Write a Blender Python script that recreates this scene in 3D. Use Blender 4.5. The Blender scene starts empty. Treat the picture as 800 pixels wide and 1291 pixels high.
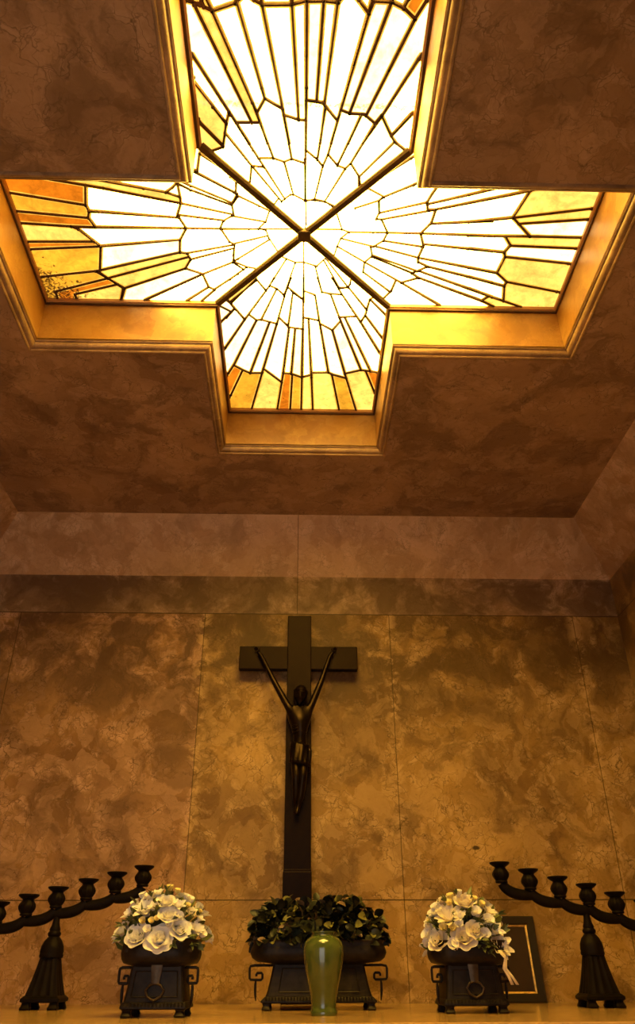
import bpy, bmesh, math, random
from mathutils import Vector, Matrix, noise as mnoise
from mathutils.geometry import delaunay_2d_cdt
PI = math.pi
R = random.Random(7)
SC = bpy.context.scene
COL = SC.collection

# ------------------------------------------------------------------ camera
F_PX, PITCH, YAW, ROLL = 965.38, math.radians(30.9204), math.radians(1.6682), math.radians(-0.2111)
FW = Vector((math.sin(YAW)*math.cos(PITCH), math.cos(YAW)*math.cos(PITCH), math.sin(PITCH)))
r0 = Vector((math.cos(YAW), -math.sin(YAW), 0)); u0 = r0.cross(FW)
RT = r0*math.cos(ROLL)+u0*math.sin(ROLL); UP = u0*math.cos(ROLL)-r0*math.sin(ROLL)
cd = bpy.data.cameras.new('camera'); cam = bpy.data.objects.new('camera', cd); COL.objects.link(cam)
cd.sensor_fit = 'VERTICAL'; cd.sensor_height = 36.0; cd.lens = F_PX/1291*36.0
cd.clip_start = .05
cam.matrix_world = Matrix(((RT.x, UP.x, -FW.x, 0), (RT.y, UP.y, -FW.y, 0), (RT.z, UP.z, -FW.z, 0), (0, 0, 0, 1)))
SC.camera = cam
def at(x, y, Y):
    """where the sight line through photo point x, y meets the upright plane Y metres away"""
    d = FW + RT*((x-400)/F_PX) + UP*((645.5-y)/F_PX)
    return d*(Y/d.y)

# ------------------------------------------------------------------ room dimensions
WY, WX = 4.2, 1.915            # altar wall, side walls
FY = -0.42                     # entrance wall
HC, HG = 2.345, 2.605          # ceiling, stained glass
CX, CY = 0.0112, 2.116         # centre of the skylight
GA, GL = .382, 1.149           # half arm width, half length of the glass
SA, SL = .396, 1.160           # the same of the shaft
CV, HW = .2508, 2.054          # cove width, height of wall under the cove
TZ, FZ = -.1304, -1.10         # altar top, floor

# ------------------------------------------------------------------ object helpers
def obj(name, bm, mat, parent=None, smooth=False, angle=None):
    me = bpy.data.meshes.new(name)
    bmesh.ops.recalc_face_normals(bm, faces=bm.faces[:]) if smooth != 'raw' else None
    bm.to_mesh(me); bm.free()
    mats = mat if isinstance(mat, (list, tuple)) else [mat]
    for m in mats: me.materials.append(m)
    if smooth:
        for p in me.polygons: p.use_smooth = True
        if angle:
            me.set_sharp_from_angle(angle=math.radians(angle))
    o = bpy.data.objects.new(name, me); COL.objects.link(o)
    if parent is not None: o.parent = parent
    return o
def tag(o, label, cat, group=None):
    o['label'] = label; o['category'] = cat
    if group: o['group'] = group
    return o
def thing(name, label, cat, loc, group=None, rz=0):
    o = bpy.data.objects.new(name, None); COL.objects.link(o)
    o.location = loc; o.rotation_euler = (0, 0, rz); o.empty_display_size = .1
    return tag(o, label, cat, group)
def struct(name, bm, mat, parent=None, **k):
    o = obj(name, bm, mat, parent, **k)
    if parent is None: o['kind'] = 'structure'
    return o
def copy_part(o, parent, loc=None, rot=None, scale=None):
    c = o.copy(); COL.objects.link(c); c.parent = parent
    if loc is not None: c.location = loc
    if rot is not None: c.rotation_euler = rot
    if scale is not None: c.scale = scale
    return c

# ------------------------------------------------------------------ mesh helpers
def box(bm, x0, x1, y0, y1, z0, z1, bevel=0, seg=2):
    r = bmesh.ops.create_cube(bm, size=1)
    for v in r['verts']:
        v.co = Vector(((x0+x1)/2+v.co.x*(x1-x0), (y0+y1)/2+v.co.y*(y1-y0), (z0+z1)/2+v.co.z*(z1-z0)))
    if bevel:
        es = list({e for v in r['verts'] for e in v.link_edges})
        bmesh.ops.bevel(bm, geom=es, offset=bevel, segments=seg, affect='EDGES', profile=.5)
def loft(bm, rings, close=True, cap=True):
    """rings: lists of points, all the same length"""
    vs = [[bm.verts.new(p) for p in r] for r in rings]
    n = len(vs[0])
    for a, b in zip(vs, vs[1:]):
        for i in range(n if close else n-1):
            j = (i+1) % n
            bm.faces.new((a[i], a[j], b[j], b[i]))
    if cap and close:
        bm.faces.new(list(reversed(vs[0]))); bm.faces.new(vs[-1])
    return vs
def lathe(bm, prof, n=32, c=(0, 0, 0), cap=True, mod=None):
    rings = []
    for r, z in prof:
        rings.append([(c[0]+(r*(mod(r, z, 2*PI*i/n) if mod else 1))*math.cos(2*PI*i/n), c[1]+(r*(mod(r, z, 2*PI*i/n) if mod else 1))*math.sin(2*PI*i/n), c[2]+z) for i in range(n)])
    return loft(bm, rings, True, cap)
def tube(bm, pts, rad, n=10, sx=1.0, cap=True, up=Vector((0, 1, 0))):
    """round tube along a path; rad number or list; sx squashes along the 'up' axis"""
    pts = [Vector(p) for p in pts]; rings = []
    for i, p in enumerate(pts):
        t = (pts[min(i+1, len(pts)-1)]-pts[max(i-1, 0)]).normalized()
        a = up - t*up.dot(t)
        if a.length < 1e-3: a = Vector((1, 0, 0)) - t*t.x
        a.normalize(); b = t.cross(a)
        r = rad[i] if isinstance(rad, (list, tuple)) else rad
        rings.append([p + a*(r*sx*math.cos(2*PI*k/n)) + b*(r*math.sin(2*PI*k/n)) for k in range(n)])
    return loft(bm, rings, True, cap)
def sq_ring(hx, hy, z, n=6, k=0.0, c=(0, 0), corner=0.0, ribs=None):
    """a rectangular ring with n points per side; ribs(t) bulges the side outwards"""
    pts = []
    for s in range(4):
        for i in range(n):
            t = -1+2*i/n
            b = ribs(t) if ribs else 0
            x, y = [(t*hx, -hy-b), (hx+b, t*hy), (-t*hx, hy+b), (-hx-b, -t*hy)][s]
            pts.append((c[0]+x, c[1]+y, z))
    return pts
def rrect(hx, hy, z, r, n=5, c=(0, 0)):
    pts = []
    r = min(r, hx*.999, hy*.999)
    for q, (sx, sy) in enumerate(((1, -1), (1, 1), (-1, 1), (-1, -1))):
        for i in range(n+1):
            a = -PI/2+q*PI/2+i*PI/2/n
            pts.append((c[0]+sx*(hx-r)+r*math.cos(a), c[1]+sy*(hy-r)+r*math.sin(a), z))
    return pts

# ------------------------------------------------------------------ materials
class NT:
    def __init__(s, name):
        s.m = bpy.data.materials.new(name); s.m.use_nodes = True
        s.t = s.m.node_tree; s.t.nodes.clear()
        s.out = s.t.nodes.new('ShaderNodeOutputMaterial')
    def n(s, typ, ins=None, **props):
        nd = s.t.nodes.new('ShaderNode'+typ)
        for k, v in props.items(): setattr(nd, k, v)
        for k, v in (ins or {}).items():
            if isinstance(v, bpy.types.NodeSocket): s.t.links.new(v, nd.inputs[k])
            else: nd.inputs[k].default_value = v
        return nd
    def math(s, op, a, b=0.0, c=0.0, clamp=False):
        nd = s.n('Math', {0: a, 1: b, 2: c}, operation=op, use_clamp=clamp); return nd.outputs[0]
    def noise(s, vec, scale, detail=4, rough=.55, dist=0.0, w=None):
        ins = {'Vector': vec, 'Scale': scale, 'Detail': detail, 'Roughness': rough, 'Distortion': dist}
        return s.n('TexNoise', ins).outputs['Fac']
    def ramp(s, fac, stops, interp='LINEAR'):
        nd = s.n('ValToRGB', {'Fac': fac}); cr = nd.color_ramp; cr.interpolation = interp
        while len(cr.elements) < len(stops): cr.elements.new(.5)
        for e, (p, c) in zip(cr.elements, stops):
            e.position = p; e.color = (c, c, c, 1) if not isinstance(c, (tuple, list)) else (*c, 1)
        return nd.outputs['Color']
    def mix(s, fac, a, b, blend='MIX'):
        nd = s.n('Mix', data_type='RGBA', blend_type=blend)
        for i, v in ((0, fac), (6, a), (7, b)):
            if isinstance(v, bpy.types.NodeSocket): s.t.links.new(v, nd.inputs[i])
            else: nd.inputs[i].default_value = (*v, 1) if isinstance(v, (tuple, list)) and len(v) == 3 else v
        return nd.outputs[2]
    def sep(s, vec):
        nd = s.n('SeparateXYZ', {0: vec}); return nd.outputs
    def finish(s, color, rough=.5, metal=0.0, bump=None, bstr=.1, bdist=.01, coat=0.0, spec=.5, **more):
        ins = {'Base Color': color if isinstance(color, bpy.types.NodeSocket) else (*color, 1), 'Roughness': rough, 'Metallic': metal,
               'Coat Weight': coat, 'Specular IOR Level': spec}
        ins.update(more)
        p = s.n('BsdfPrincipled', ins)
        if bump is not None:
            b = s.n('Bump', {'Height': bump, 'Strength': bstr, 'Distance': bdist}); s.t.links.new(b.outputs[0], p.inputs['Normal'])
        s.t.links.new(p.outputs[0], s.out.inputs[0]); return s.m

def stone(name, pale, mid, dark, offs=(0, 0, 0), rough=.35, stain=.5, patch=.5, vein=.6, vx=(), hz=(), band=None, spots=(), coat=0.0, chips=False, spec=.5, light_tint=None):
    """breccia marble: blotches, pebble cells, thin veins; vx / hz are joints between slabs"""
    t = NT(name)
    co = t.n('TexCoord').outputs['Object']
    p = t.n('VectorMath', {0: co, 1: offs}, operation='ADD').outputs[0]
    wob = t.n('TexNoise', {'Vector': p, 'Scale': 3.2, 'Detail': 5, 'Roughness': .6}).outputs['Color']
    wv = t.n('VectorMath', {0: wob, 1: (.5, .5, .5)}, operation='SUBTRACT').outputs[0]
    pw = t.n('VectorMath', {0: wv, 1: (.30, .30, .30), 2: p}, operation='MULTIPLY_ADD').outputs[0]
    big = t.noise(pw, 1.7, 6, .58, .3)
    small = t.noise(pw, 9, 7, .65, .2)
    fine = t.noise(p, 46, 5, .7)
    cell = t.n('TexVoronoi', {'Vector': pw, 'Scale': 10.0}, feature='F1')
    cellc = t.sep(cell.outputs['Color'])[0]
    edge = t.n('TexVoronoi', {'Vector': pw, 'Scale': 8.0}, feature='DISTANCE_TO_EDGE').outputs['Distance']
    edge2 = t.n('TexVoronoi', {'Vector': pw, 'Scale': 21.0}, feature='DISTANCE_TO_EDGE').outputs['Distance']
    base = t.mix(t.ramp(big, [(.36, 1), (.66, 0)]), mid, dark)
    base = t.mix(t.math('MULTIPLY', t.ramp(cellc, [(.2, 0), (.9, 1)]), .30), base, pale)
    base = t.mix(t.math('MULTIPLY', t.ramp(small, [(.50, 0), (.68, 1)]), patch), base, pale)
    dk = t.math('MULTIPLY', t.ramp(t.noise(pw, 4.0, 7, .62, .6), [(.50, 0), (.60, 1)]), stain)
    base = t.mix(dk, base, tuple(c*.62 for c in dark))
    vmask = t.math('MULTIPLY', t.ramp(small, [(.42, 0), (.6, 1)]), vein)
    ln = t.math('MULTIPLY', t.ramp(edge, [(0, 1), (.022, 0)]), vmask)
    base = t.mix(t.math('MULTIPLY', ln, .75), base, tuple(c*.35 for c in dark))
    ln2 = t.math('MULTIPLY', t.ramp(edge2, [(0, 1), (.05, 0)]), t.math('MULTIPLY', vmask, .8))
    base = t.mix(ln2, base, tuple(c*.5 for c in dark))
    X, Y, Z = t.sep(co)
    def near(v, c, w, soft):
        d = t.math('ABSOLUTE', t.math('SUBTRACT', v, c))
        return t.n('MapRange', {0: d, 1: w, 2: w+soft, 3: 1.0, 4: 0.0}).outputs[0]
    if band:
        for z0, w, soft, amt in band:
            m = t.math('MULTIPLY', near(t.math('ADD', Z, t.math('MULTIPLY', t.math('SUBTRACT', small, .5), .22)), z0, w, soft), t.ramp(t.noise(pw, 3.3, 7, .66, .5), [(.40, 0), (.54, 1)]))
            base = t.mix(t.math('MULTIPLY', m, amt), base, tuple(c*.42 for c in dark))
    for (sx, sz, sr, asp, sk) in spots:
        dx = t.math('MULTIPLY', t.math('SUBTRACT', X, sx), 1/asp); dz = t.math('SUBTRACT', Z, sz)
        d = t.math('SQRT', t.math('ADD', t.math('MULTIPLY', dx, dx), t.math('MULTIPLY', dz, dz)))
        d = t.math('ADD', d, t.math('MULTIPLY', t.math('SUBTRACT', small if sr > .05 else fine, .5), sr*1.6 if sr > .05 else sr*.9))
        base = t.mix(t.n('MapRange', {0: d, 1: sr*.6, 2: sr*(1.15 if sr > .05 else 1), 3: sk*(1.9 if sr > .05 else 1), 4: 0.0}).outputs[0], base, tuple(c*(.45 if sr > .05 else .12) for c in dark))
    base = t.mix(t.math('MULTIPLY', t.math('SUBTRACT', fine, .3), .35), base, tuple(c*.5 for c in dark))
    wig = t.math('MULTIPLY', t.math('SUBTRACT', t.noise(p, 30, 2), .5), .004)
    if light_tint:                                             # cooler light on the left, put into the colour left of the joint
        base = t.mix(t.math('MULTIPLY', t.math('LESS_THAN', X, light_tint[0]), .9), base, light_tint[1], 'MULTIPLY')
    if chips:                                            # pale chipped edges along the joints
        fl = t.ramp(t.noise(pw, 13, 7, .7, .4), [(.50, 0), (.57, 1)])
        for s in vx[1:]:
            base = t.mix(t.math('MULTIPLY', t.math('MULTIPLY', near(X, s, .008, .045), fl), .42), base, tuple(min(1, c*1.12) for c in pale))
    for s in vx:
        base = t.mix(t.math('MULTIPLY', near(t.math('ADD', X, wig), s, .0012, .0022), .75), base, tuple(c*.2 for c in dark))
    for s in hz:
        base = t.mix(t.math('MULTIPLY', near(t.math('ADD', Z, wig), s, .0016, .0024), .85), base, tuple(c*.15 for c in dark))
    rg = t.n('MapRange', {0: small, 3: rough-.08, 4: rough+.16}).outputs[0]
    return t.finish(base, rg, bump=t.math('ADD', small, t.math('MULTIPLY', fine, .3)), bstr=.12, bdist=.01, coat=coat, spec=spec)

def metal(name, col, rough=.45, metal_=.75, var=.5, spec=.5):
    t = NT(name); co = t.n('TexCoord').outputs['Object']
    n1 = t.noise(co, 28, 6, .65); n2 = t.noise(co, 140, 3, .6)
    c = t.mix(t.ramp(n1, [(.35, 0), (.7, 1)]), tuple(x*(1-var*.5) for x in col), tuple(min(1, x*(1+var)) for x in col))
    return t.finish(c, t.n('MapRange', {0: n1, 3: rough-.1, 4: rough+.15}).outputs[0], metal_, bump=n2, bstr=.12, bdist=.002, spec=spec)
def plain(name, col, rough=.5, var=.2, scale=40, **k):
    t = NT(name); co = t.n('TexCoord').outputs['Object']
    n1 = t.noise(co, scale, 5, .6)
    c = t.mix(n1, tuple(x*(1-var) for x in col), tuple(min(1, x*(1+var)) for x in col))
    return t.finish(c, rough, bump=n1, bstr=.08, bdist=.003, **k)

# light levels
SKY_S, DOOR_E, DOOR_C, FILL_E, EXPO = .6, 20.0, (1.0, .88, .76), 0.0, 0.0
GLASS_L = (33.0, 20.4, 2.9)
# plan of the lead cames and of the coloured panes, millimetres from the skylight centre
LEADS = [[1,-402,-3,-884,-3,-1030],[-26,-491,-50,-883,-58,-1028],[-59,-401,-82,-529,-143,-867],[-144,-566,-223,-878,-259,-1023],[-140,-399,-171,-507,-301,-845,-337,-931],[-195,-480,-356,-862,-377,-915],[-205,-397,-272,-514,-381,-711],[-284,-471,-383,-616,-393,-634],[-310,-394,-379,-475,-391,-488],[-382,-874,-344,-865,-301,-845,-227,-870],[-227,-870,-192,-899,-168,-880,-140,-867,-50,-870],[-332,-875,-326,-855],[-50,-870,0,-884],[-144,-566,-82,-529],[-144,-566,-176,-507],[-83,-509,-26,-491,0,-490],[-246,-475,-172,-477],[-272,-514,-284,-471,-300,-395],[-1,-563,39,-559],[-164,-1026,-143,-867],[37,-564,51,-885,59,-1041],[64,-552,95,-886,106,-1042],[93,-405,122,-531,194,-850,228,-1036],[154,-519,263,-886,305,-1019],[215,-517,343,-838,372,-893,397,-945],[211,-408,270,-512,372,-713,384,-734],[-2,-881,51,-883,96,-880],[96,-880,124,-918,160,-888,194,-850],[194,-850,207,-887,263,-886],[263,-886,305,-868,343,-838],[302,-868,315,-897,357,-992],[3,-563,59,-555,109,-494],[122,-531,154,-519,206,-517,247,-484],[270,-512,310,-438,332,-411],[388,-534,373,-524,313,-442],[54,-404,67,-546],[157,-406,196,-516],[-80,-166,-160,-310,-194,-370,-271,-513],[-119,-338,-174,-508],[-144,-565,-153,-604],[-51,-337,-82,-521],[1,-158,0,-608],[-285,-469,-327,-531],[-305,-382,-383,-472,-395,-486],[-303,-379,-328,-369],[-285,-469,-303,-379],[-287,-429,-202,-305,-92,-152],[-202,-305,-158,-300],[-168,-337,-119,-338,-79,-324,-51,-337,-1,-320],[-202,-305,-211,-239],[-79,-324,-45,-184],[-98,-145,-57,-183,-45,-184,1,-158],[-373,-389,-393,-350,-409,-278],[-393,-350,-248,-241],[-424,-275,-266,-181],[-474,-229,-442,-213,-286,-140],[-508,-231,-444,-194,-290,-130],[-240,-239,-265,-237,-269,-188,-261,-172,-290,-134],[-261,-172,-175,-126],[-433,-287,-409,-278],[39,-166,66,-309,84,-359,123,-532],[171,-324,246,-482,269,-516],[79,-156,152,-302,171,-324],[269,-516,312,-438,326,-415,359,-390],[312,-438,384,-533],[45,-336,68,-536],[121,-314,196,-513],[207,-268,326,-415],[0,-375,45,-336,66,-309],[84,-359,121,-314,152,-302],[171,-324,207,-268,212,-243],[0,-154,39,-166,79,-156,115,-137],[238,-227,395,-351,417,-370],[217,-233,238,-222,311,-182],[434,-248,418,-238,311,-182,293,-165,201,-128],[293,-165,297,-127],[-2,-338,7,-47,2,-21],[2,-21,-2,28,3,374],[-5,-160,41,-160,79,-154,112,-137],[205,-268,207,-237],[-290,-197,-260,-172,-140,-107],[-286,-256,-264,-233,-270,-186],[-264,-233,-236,-238],[-261,-170,-288,-129,-284,-83],[-298,-80,-156,-54],[-303,-15,-186,-19,2,-23],[-118,-141,-140,-107,-156,-56,-186,-21,-157,-14,-147,23,-115,86],[-308,63,-151,14],[-299,152,-147,36],[-290,61,-299,119,-299,152],[-299,152,-244,180,-213,186],[-244,180,-322,251],[108,-134,123,-118,154,-25,184,-12,283,-13],[154,-25,2,-23],[180,-10,152,20,139,61,130,103],[152,20,289,58],[139,61,262,143],[-112,109,-74,132,-36,150,0,148,56,168,89,128],[-74,132,-150,283],[-36,150,-88,344],[49,168,82,313],[86,138,158,286],[93,126,198,285],[210,203,206,264,198,285],[-214,213,-204,253,-171,304],[-150,283,-115,303,-84,344],[-67,291,1,363],[4,310,49,330],[80,314,116,323,165,327],[158,286,198,285],[-204,253,-331,382],[-489,-181,-488,-161,-489,-133,-510,-78,-482,-14,-514,44,-523,109,-493,113,-482,146,-510,195,-440,223,-420,298,-394,313],[-1070,-245,-781,-194,-492,-133,-277,-84],[-868,-245,-625,-198,-541,-182,-488,-161],[-541,-182,-513,-203,-482,-237],[-835,-87,-511,-65],[-510,-78,-329,-57],[-852,-11,-482,-14,-270,-17],[-847,84,-514,44],[-880,214,-523,109],[-493,113,-286,62],[-857,258,-488,132],[-482,146,-295,82],[-793,313,-510,195],[-691,368,-440,226,-304,156],[-304,156,-280,136],[-398,-262,-264,-183],[-264,-183,-288,-138,-284,-84,-329,-53,-343,-18,-311,48,-290,62,-299,137,-304,156,-282,175],[-398,313,-285,219],[-511,369,-420,298],[-447,368,-394,313],[-816,371,-793,313,-857,258,-902,219],[-346,360,-314,424,-298,437],[-314,424,-355,481],[-351,430,-374,414],[-1158,-166,-866,-115],[-846,-204,-866,-115,-859,-86,-869,-57,-851,-10],[-1153,-81,-869,-55],[-859,-86,-835,-86],[-1157,-24,-948,-12,-852,-10],[-948,-12,-922,1,-850,86,-881,214],[-1156,69,-878,62],[-1148,108,-850,86],[-1150,258,-881,216],[-896,214,-855,258,-800,313,-819,371],[-1106,341,-855,258],[-1022,355,-815,290],[307,-181,291,-165,299,-107,289,-78,311,-77,343,-13,329,28,294,56,279,61,290,108,260,142,258,196,245,199],[307,-181,419,-237,458,-260],[297,-107,483,-161],[311,-77,527,-129],[185,-13,343,-13,479,-12,776,-8],[329,28,500,56],[294,56,486,113,819,182],[289,103,480,181],[290,113,470,196],[260,142,430,252,612,374],[258,196,389,308],[506,-218,498,-202,483,-161,491,-128,523,-129,515,-65,479,-12,500,51,486,113,489,136,535,160,470,198,505,223,430,252],[404,246,392,300,368,337],[488,-153,642,-200,714,-223],[523,-129,803,-204,855,-219],[516,-61,760,-81],[501,42,794,70],[535,160,832,242],[500,185,851,325],[505,223,812,351,863,379],[875,-215,840,-99,933,-9],[664,-73,840,-99],[848,-99,1143,-149,1164,-152],[873,-70,1142,-98,1160,-100],[677,-7,933,-9,1153,-8],[830,-7,863,38,846,75,855,99,841,187,895,236,890,261,905,335],[863,40,1141,47,1153,47],[855,99,1136,128,1148,130],[895,236,1133,287,1142,289],[690,58,846,75],[710,160,841,187],[720,210,890,261],[733,276,835,320,992,381],[835,320,808,348],[-208,247,-328,393],[-171,307,-208,247],[-149,283,-271,492,-374,681,-381,693],[-361,361,-328,393,-311,422,-271,492],[-314,425,-377,503],[-149,283,-118,299,-84,340],[-118,299,-194,490],[-248,461,-216,494,-194,490,-155,504,-122,515],[-130,238,-149,283],[-216,494,-342,805,-373,866,-380,880],[-155,504,-263,864],[-54,236,-84,340,-122,515,-201,853,-268,1147],[-47,322,-69,534],[0,235,1,547,-2,1146],[-65,294,-47,322,-1,363],[-110,476,-64,537,-2,547],[-64,537,-95,855,-130,1144],[-37,548,-56,864],[-342,808,-299,842,-264,864,-204,862],[-194,831,-111,924],[-98,860,-56,864,-4,890],[-301,845,-373,1040,-380,1055],[-50,870,-61,1142],[53,333,76,491,132,850],[61,233,82,312],[5,310,53,333],[122,325,170,473,297,828],[124,232,170,320,269,494,374,692],[200,285,287,411],[161,292,200,285],[4,474,26,477,76,491],[82,510,140,551,174,492],[170,466,194,464,244,460],[26,477,48,888,60,1144],[140,551,217,857,292,1144],[194,465,345,833],[337,330,326,334,301,352,288,452,271,494],[301,352,378,442],[288,452,383,601],[0,889,47,870],[46,854,132,850,154,865,222,891],[217,857,297,828,346,836,383,846],[151,865,202,1146],[322,837,376,988]]
SEEDS = [[-1004,-160,"o"],[-1015,-116,"a"],[-1033,-53,"o"],[-1055,29,"y"],[-1020,81,"o"],[-1038,152,"a"],[-1038,283,"a"],[-922,307,"o"],[-857,333,"y"],[-800,219,"y"],[-734,235,"y"],[-773,166,"c"],[-699,334,"c"],[-780,116,"c"],[-720,-192,"y"],[-307,-701,"c"],[-357,-731,"c"],[-313,-810,"y"],[-344,-805,"c"],[-319,-627,"c"],[-353,-863,"y"],[-369,-557,"y"],[-368,-409,"y"],[-325,-869,"a"],[311,-874,"o"],[363,-823,"c"],[227,-855,"c"],[32,-838,"c"],[322,-786,"c"],[1110,-151,"y"],[955,-191,"c"],[1062,-101,"y"],[1028,-50,"c"],[1047,14,"y"],[1030,71,"c"],[1020,157,"y"],[1037,283,"y"],[884,343,"y"],[-365,927,"o"],[-269,956,"a"],[-167,985,"y"],[-84,983,"o"],[-35,982,"a"],[32,981,"y"],[102,979,"y"],[197,977,"a"],[309,974,"y"],[359,880,"o"],[-364,749,"c"],[-298,748,"c"],[-207,734,"c"],[-349,638,"c"],[-349,532,"c"],[-369,407,"c"],[-110,772,"c"],[-11,799,"c"],[230,707,"c"],[135,766,"c"],[327,791,"c"],[-328,344,"y"],[-359,466,"c"],[271,734,"c"]]

PALE, MID, DARK = (.64, .41, .18), (.42, .243, .070), (.18, .094, .027)
SEAM_Z = at(200, 1135, WY).z
FRZ = 1.8101                                   # foot of the frieze
spot = at(600, 1069, WY)
M_WALL = stone('altar wall marble', PALE, MID, DARK, rough=.5, spec=.22, stain=.55, patch=.7, vein=1.0, vx=(-1.615, -.5405, .5422, 1.639), hz=(FRZ, SEAM_Z),
               band=[(1.62, .14, .45, .80)], chips=True, light_tint=(-.5405, (1.0, .93, 1.40)), spots=[(spot.x, spot.z, .012, 2.0, .9)]+[(at(x, y, WY).x, at(x, y, WY).z, r_, a_, k_) for x, y, r_, a_, k_ in ((557, 880, .075, .8, .22), (700, 815, .20, 1.6, .30), (60, 800, .22, 1.3, .28), (130, 860, .20, .9, .22), (215, 930, .17, .7, .20), (70, 1000, .15, 1.0, .15), (330, 800, .1, 1.2, .15))])  # band darkens the upper wall: weaker light there put into the colour
M_SIDE = stone('side wall marble', PALE, MID, DARK, offs=(3.1, 1.7, .4), stain=.55, patch=.4, hz=(1.81, SEAM_Z), band=[(1.80, .16, .12, .8)])
M_CEIL = stone('ceiling marble', (.56, .37, .23), (.40, .24, .13), (.22, .12, .06), offs=(7.3, 2.2, 5.1), rough=.42, stain=.6, patch=.45, vein=.9)
M_COVE = stone('cove marble', (.80, .58, .38), (.64, .42, .25), (.38, .225, .115), offs=(1.3, 6.2, 2.1), stain=.35, patch=.55, vx=(.0,))
M_FRIEZE = stone('frieze marble', (.62, .42, .26), (.46, .29, .16), (.23, .13, .06), offs=(1.3, 6.2, 2.1), rough=.5, spec=.25, stain=.5, patch=.55, vx=(.0,), hz=(FRZ,), band=[(1.93, .10, .06, .75)], spots=[(-1.25, 1.93, .22, 3.2, .3), (-.3, 1.95, .16, 2.4, .25)])
M_SHAFT = stone('skylight reveal marble', (.44, .25, .066), (.36, .175, .030), (.21, .08, .010), offs=(.3, 3.2, 9.1), rough=.4, stain=.35, patch=.5, vein=.3)
M_MOULD = stone('skylight moulding marble', (.58, .38, .20), (.42, .25, .12), (.20, .11, .05), offs=(4.3, .2, 3.1), rough=.38, stain=.5, patch=.4, vein=.3)
M_FLOOR = stone('floor marble', (.72, .58, .42), (.60, .44, .29), (.42, .28, .17), offs=(5, 5, 5), rough=.3, stain=.3)
M_TABLE = stone('altar top marble', (.55, .36, .18), (.46, .28, .115), (.36, .205, .075), offs=(2, 8, 1), rough=.14, stain=.08, patch=.25, vein=.15)
M_BRONZE = metal('dark bronze', (.022, .0165, .0125), .44, .6, spec=.16)
M_CANDLE = metal('blackened bronze', (.0085, .0055, .0035), .5, .4, spec=.09)
M_CROSS = metal('dark cross bronze', (.0100, .0046, .0022), .42, .5, var=.3, spec=.10)
M_FIGURE = metal('figure bronze', (.020, .0125, .007), .30, .85, spec=.12)
M_LEAD = metal('lead came', (.075, .036, .014), .6, .3)
M_BAR = metal('skylight bar bronze', (.075, .042, .013), .55, .4)
M_RIM = plain('skylight rim', (.40, .20, .06), .5)
M_OUT = plain('paving outside', (.45, .40, .34), .8)

# ------------------------------------------------------------------ room shell
bm = bmesh.new(); box(bm, -WX-.15, WX+.15, FY-.15, WY+.15, FZ-.12, FZ); struct('floor', bm, M_FLOOR)
bm = bmesh.new(); box(bm, -WX-.15, WX+.15, WY, WY+.15, FZ, FRZ); struct('wall_back', bm, M_WALL)
bm = bmesh.new(); box(bm, -WX-.15, WX+.15, WY, WY+.15, FRZ, HC+.02); struct('trim_7', bm, M_FRIEZE)
for nm, s in (('wall_left', -1), ('wall_right', 1)):
    bm = bmesh.new(); box(bm, *sorted((s*WX, s*(WX+.15))), FY-.15, WY, FZ, HC+.02); struct(nm, bm, M_SIDE)
DX0, DX1, DZ = -1.60, .35, 1.25                # the doorway the camera looks in from
bm = bmesh.new()
box(bm, -WX, DX0, FY-.15, FY, FZ, HC+.02); box(bm, DX1, WX, FY-.15, FY, FZ, HC+.02); box(bm, DX0, DX1, FY-.15, FY, DZ, HC+.02)
struct('wall_front', bm, M_SIDE)
# ceiling with a cross-shaped hole
xs = [-WX-.15, CX-SL-.03, CX-SA-.03, CX+SA+.03, CX+SL+.03, WX+.15]; ys = [FY-.15, CY-SL-.03, CY-SA-.03, CY+SA+.03, CY+SL+.03, WY+.15]
bm = bmesh.new()
V = {}
def cv(i, j, z):
    if (i, j, z) not in V: V[i, j, z] = bm.verts.new((xs[i], ys[j], z))
    return V[i, j, z]
hole = {(1, 2), (2, 1), (2, 2), (2, 3), (3, 2)}
CT = HC+.42
for i in range(5):
    for j in range(5):
        if (i, j) in hole: continue
        for z in (HC, CT): bm.faces.new((cv(i, j, z), cv(i+1, j, z), cv(i+1, j+1, z), cv(i, j+1, z)))
for i in range(5):
    for j in range(5):
        if (i, j) in hole: continue
        for di, dj, a, b in ((-1, 0, (i, j), (i, j+1)), (1, 0, (i+1, j), (i+1, j+1)), (0, -1, (i, j), (i+1, j)), (0, 1, (i, j+1), (i+1, j+1))):
            k = (i+di, j+dj)
            if k in hole or not (0 <= k[0] < 5 and 0 <= k[1] < 5):
                bm.faces.new((cv(*a, HC), cv(*b, HC), cv(*b, CT), cv(*a, CT)))
struct('ceiling', bm, M_CEIL)
# coves between wall and ceiling, mitred at the corners
def cove(name, a, b, a2, b2, mat):
    """a, b along the wall at HW; a2, b2 along the ceiling"""
    bm = bmesh.new()
    P = [Vector((*a, HW)), Vector((*b, HW)), Vector((*b2, HC)), Vector((*a2, HC)), Vector((*a, HC)), Vector((*b, HC))]
    v = [bm.verts.new(p) for p in P]
    for f in ((0, 1, 2, 3), (0, 1, 5, 4), (3, 2, 5, 4), (0, 3, 4), (1, 2, 5)): bm.faces.new([v[i] for i in f])
    struct(name, bm, mat)
W_, c_ = WX, CV
cove('trim_1', (-W_, WY), (W_, WY), (-W_+c_, WY-c_), (W_-c_, WY-c_), M_COVE)
cove('trim_2', (W_, WY), (W_, FY), (W_-c_, WY-c_), (W_-c_, FY+c_), M_COVE)
cove('trim_3', (-W_, WY), (-W_, FY), (-W_+c_, WY-c_), (-W_+c_, FY+c_), M_COVE)
cove('trim_4', (-W_, FY), (W_, FY), (-W_+c_, FY+c_), (W_-c_, FY+c_), M_SIDE)
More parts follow.
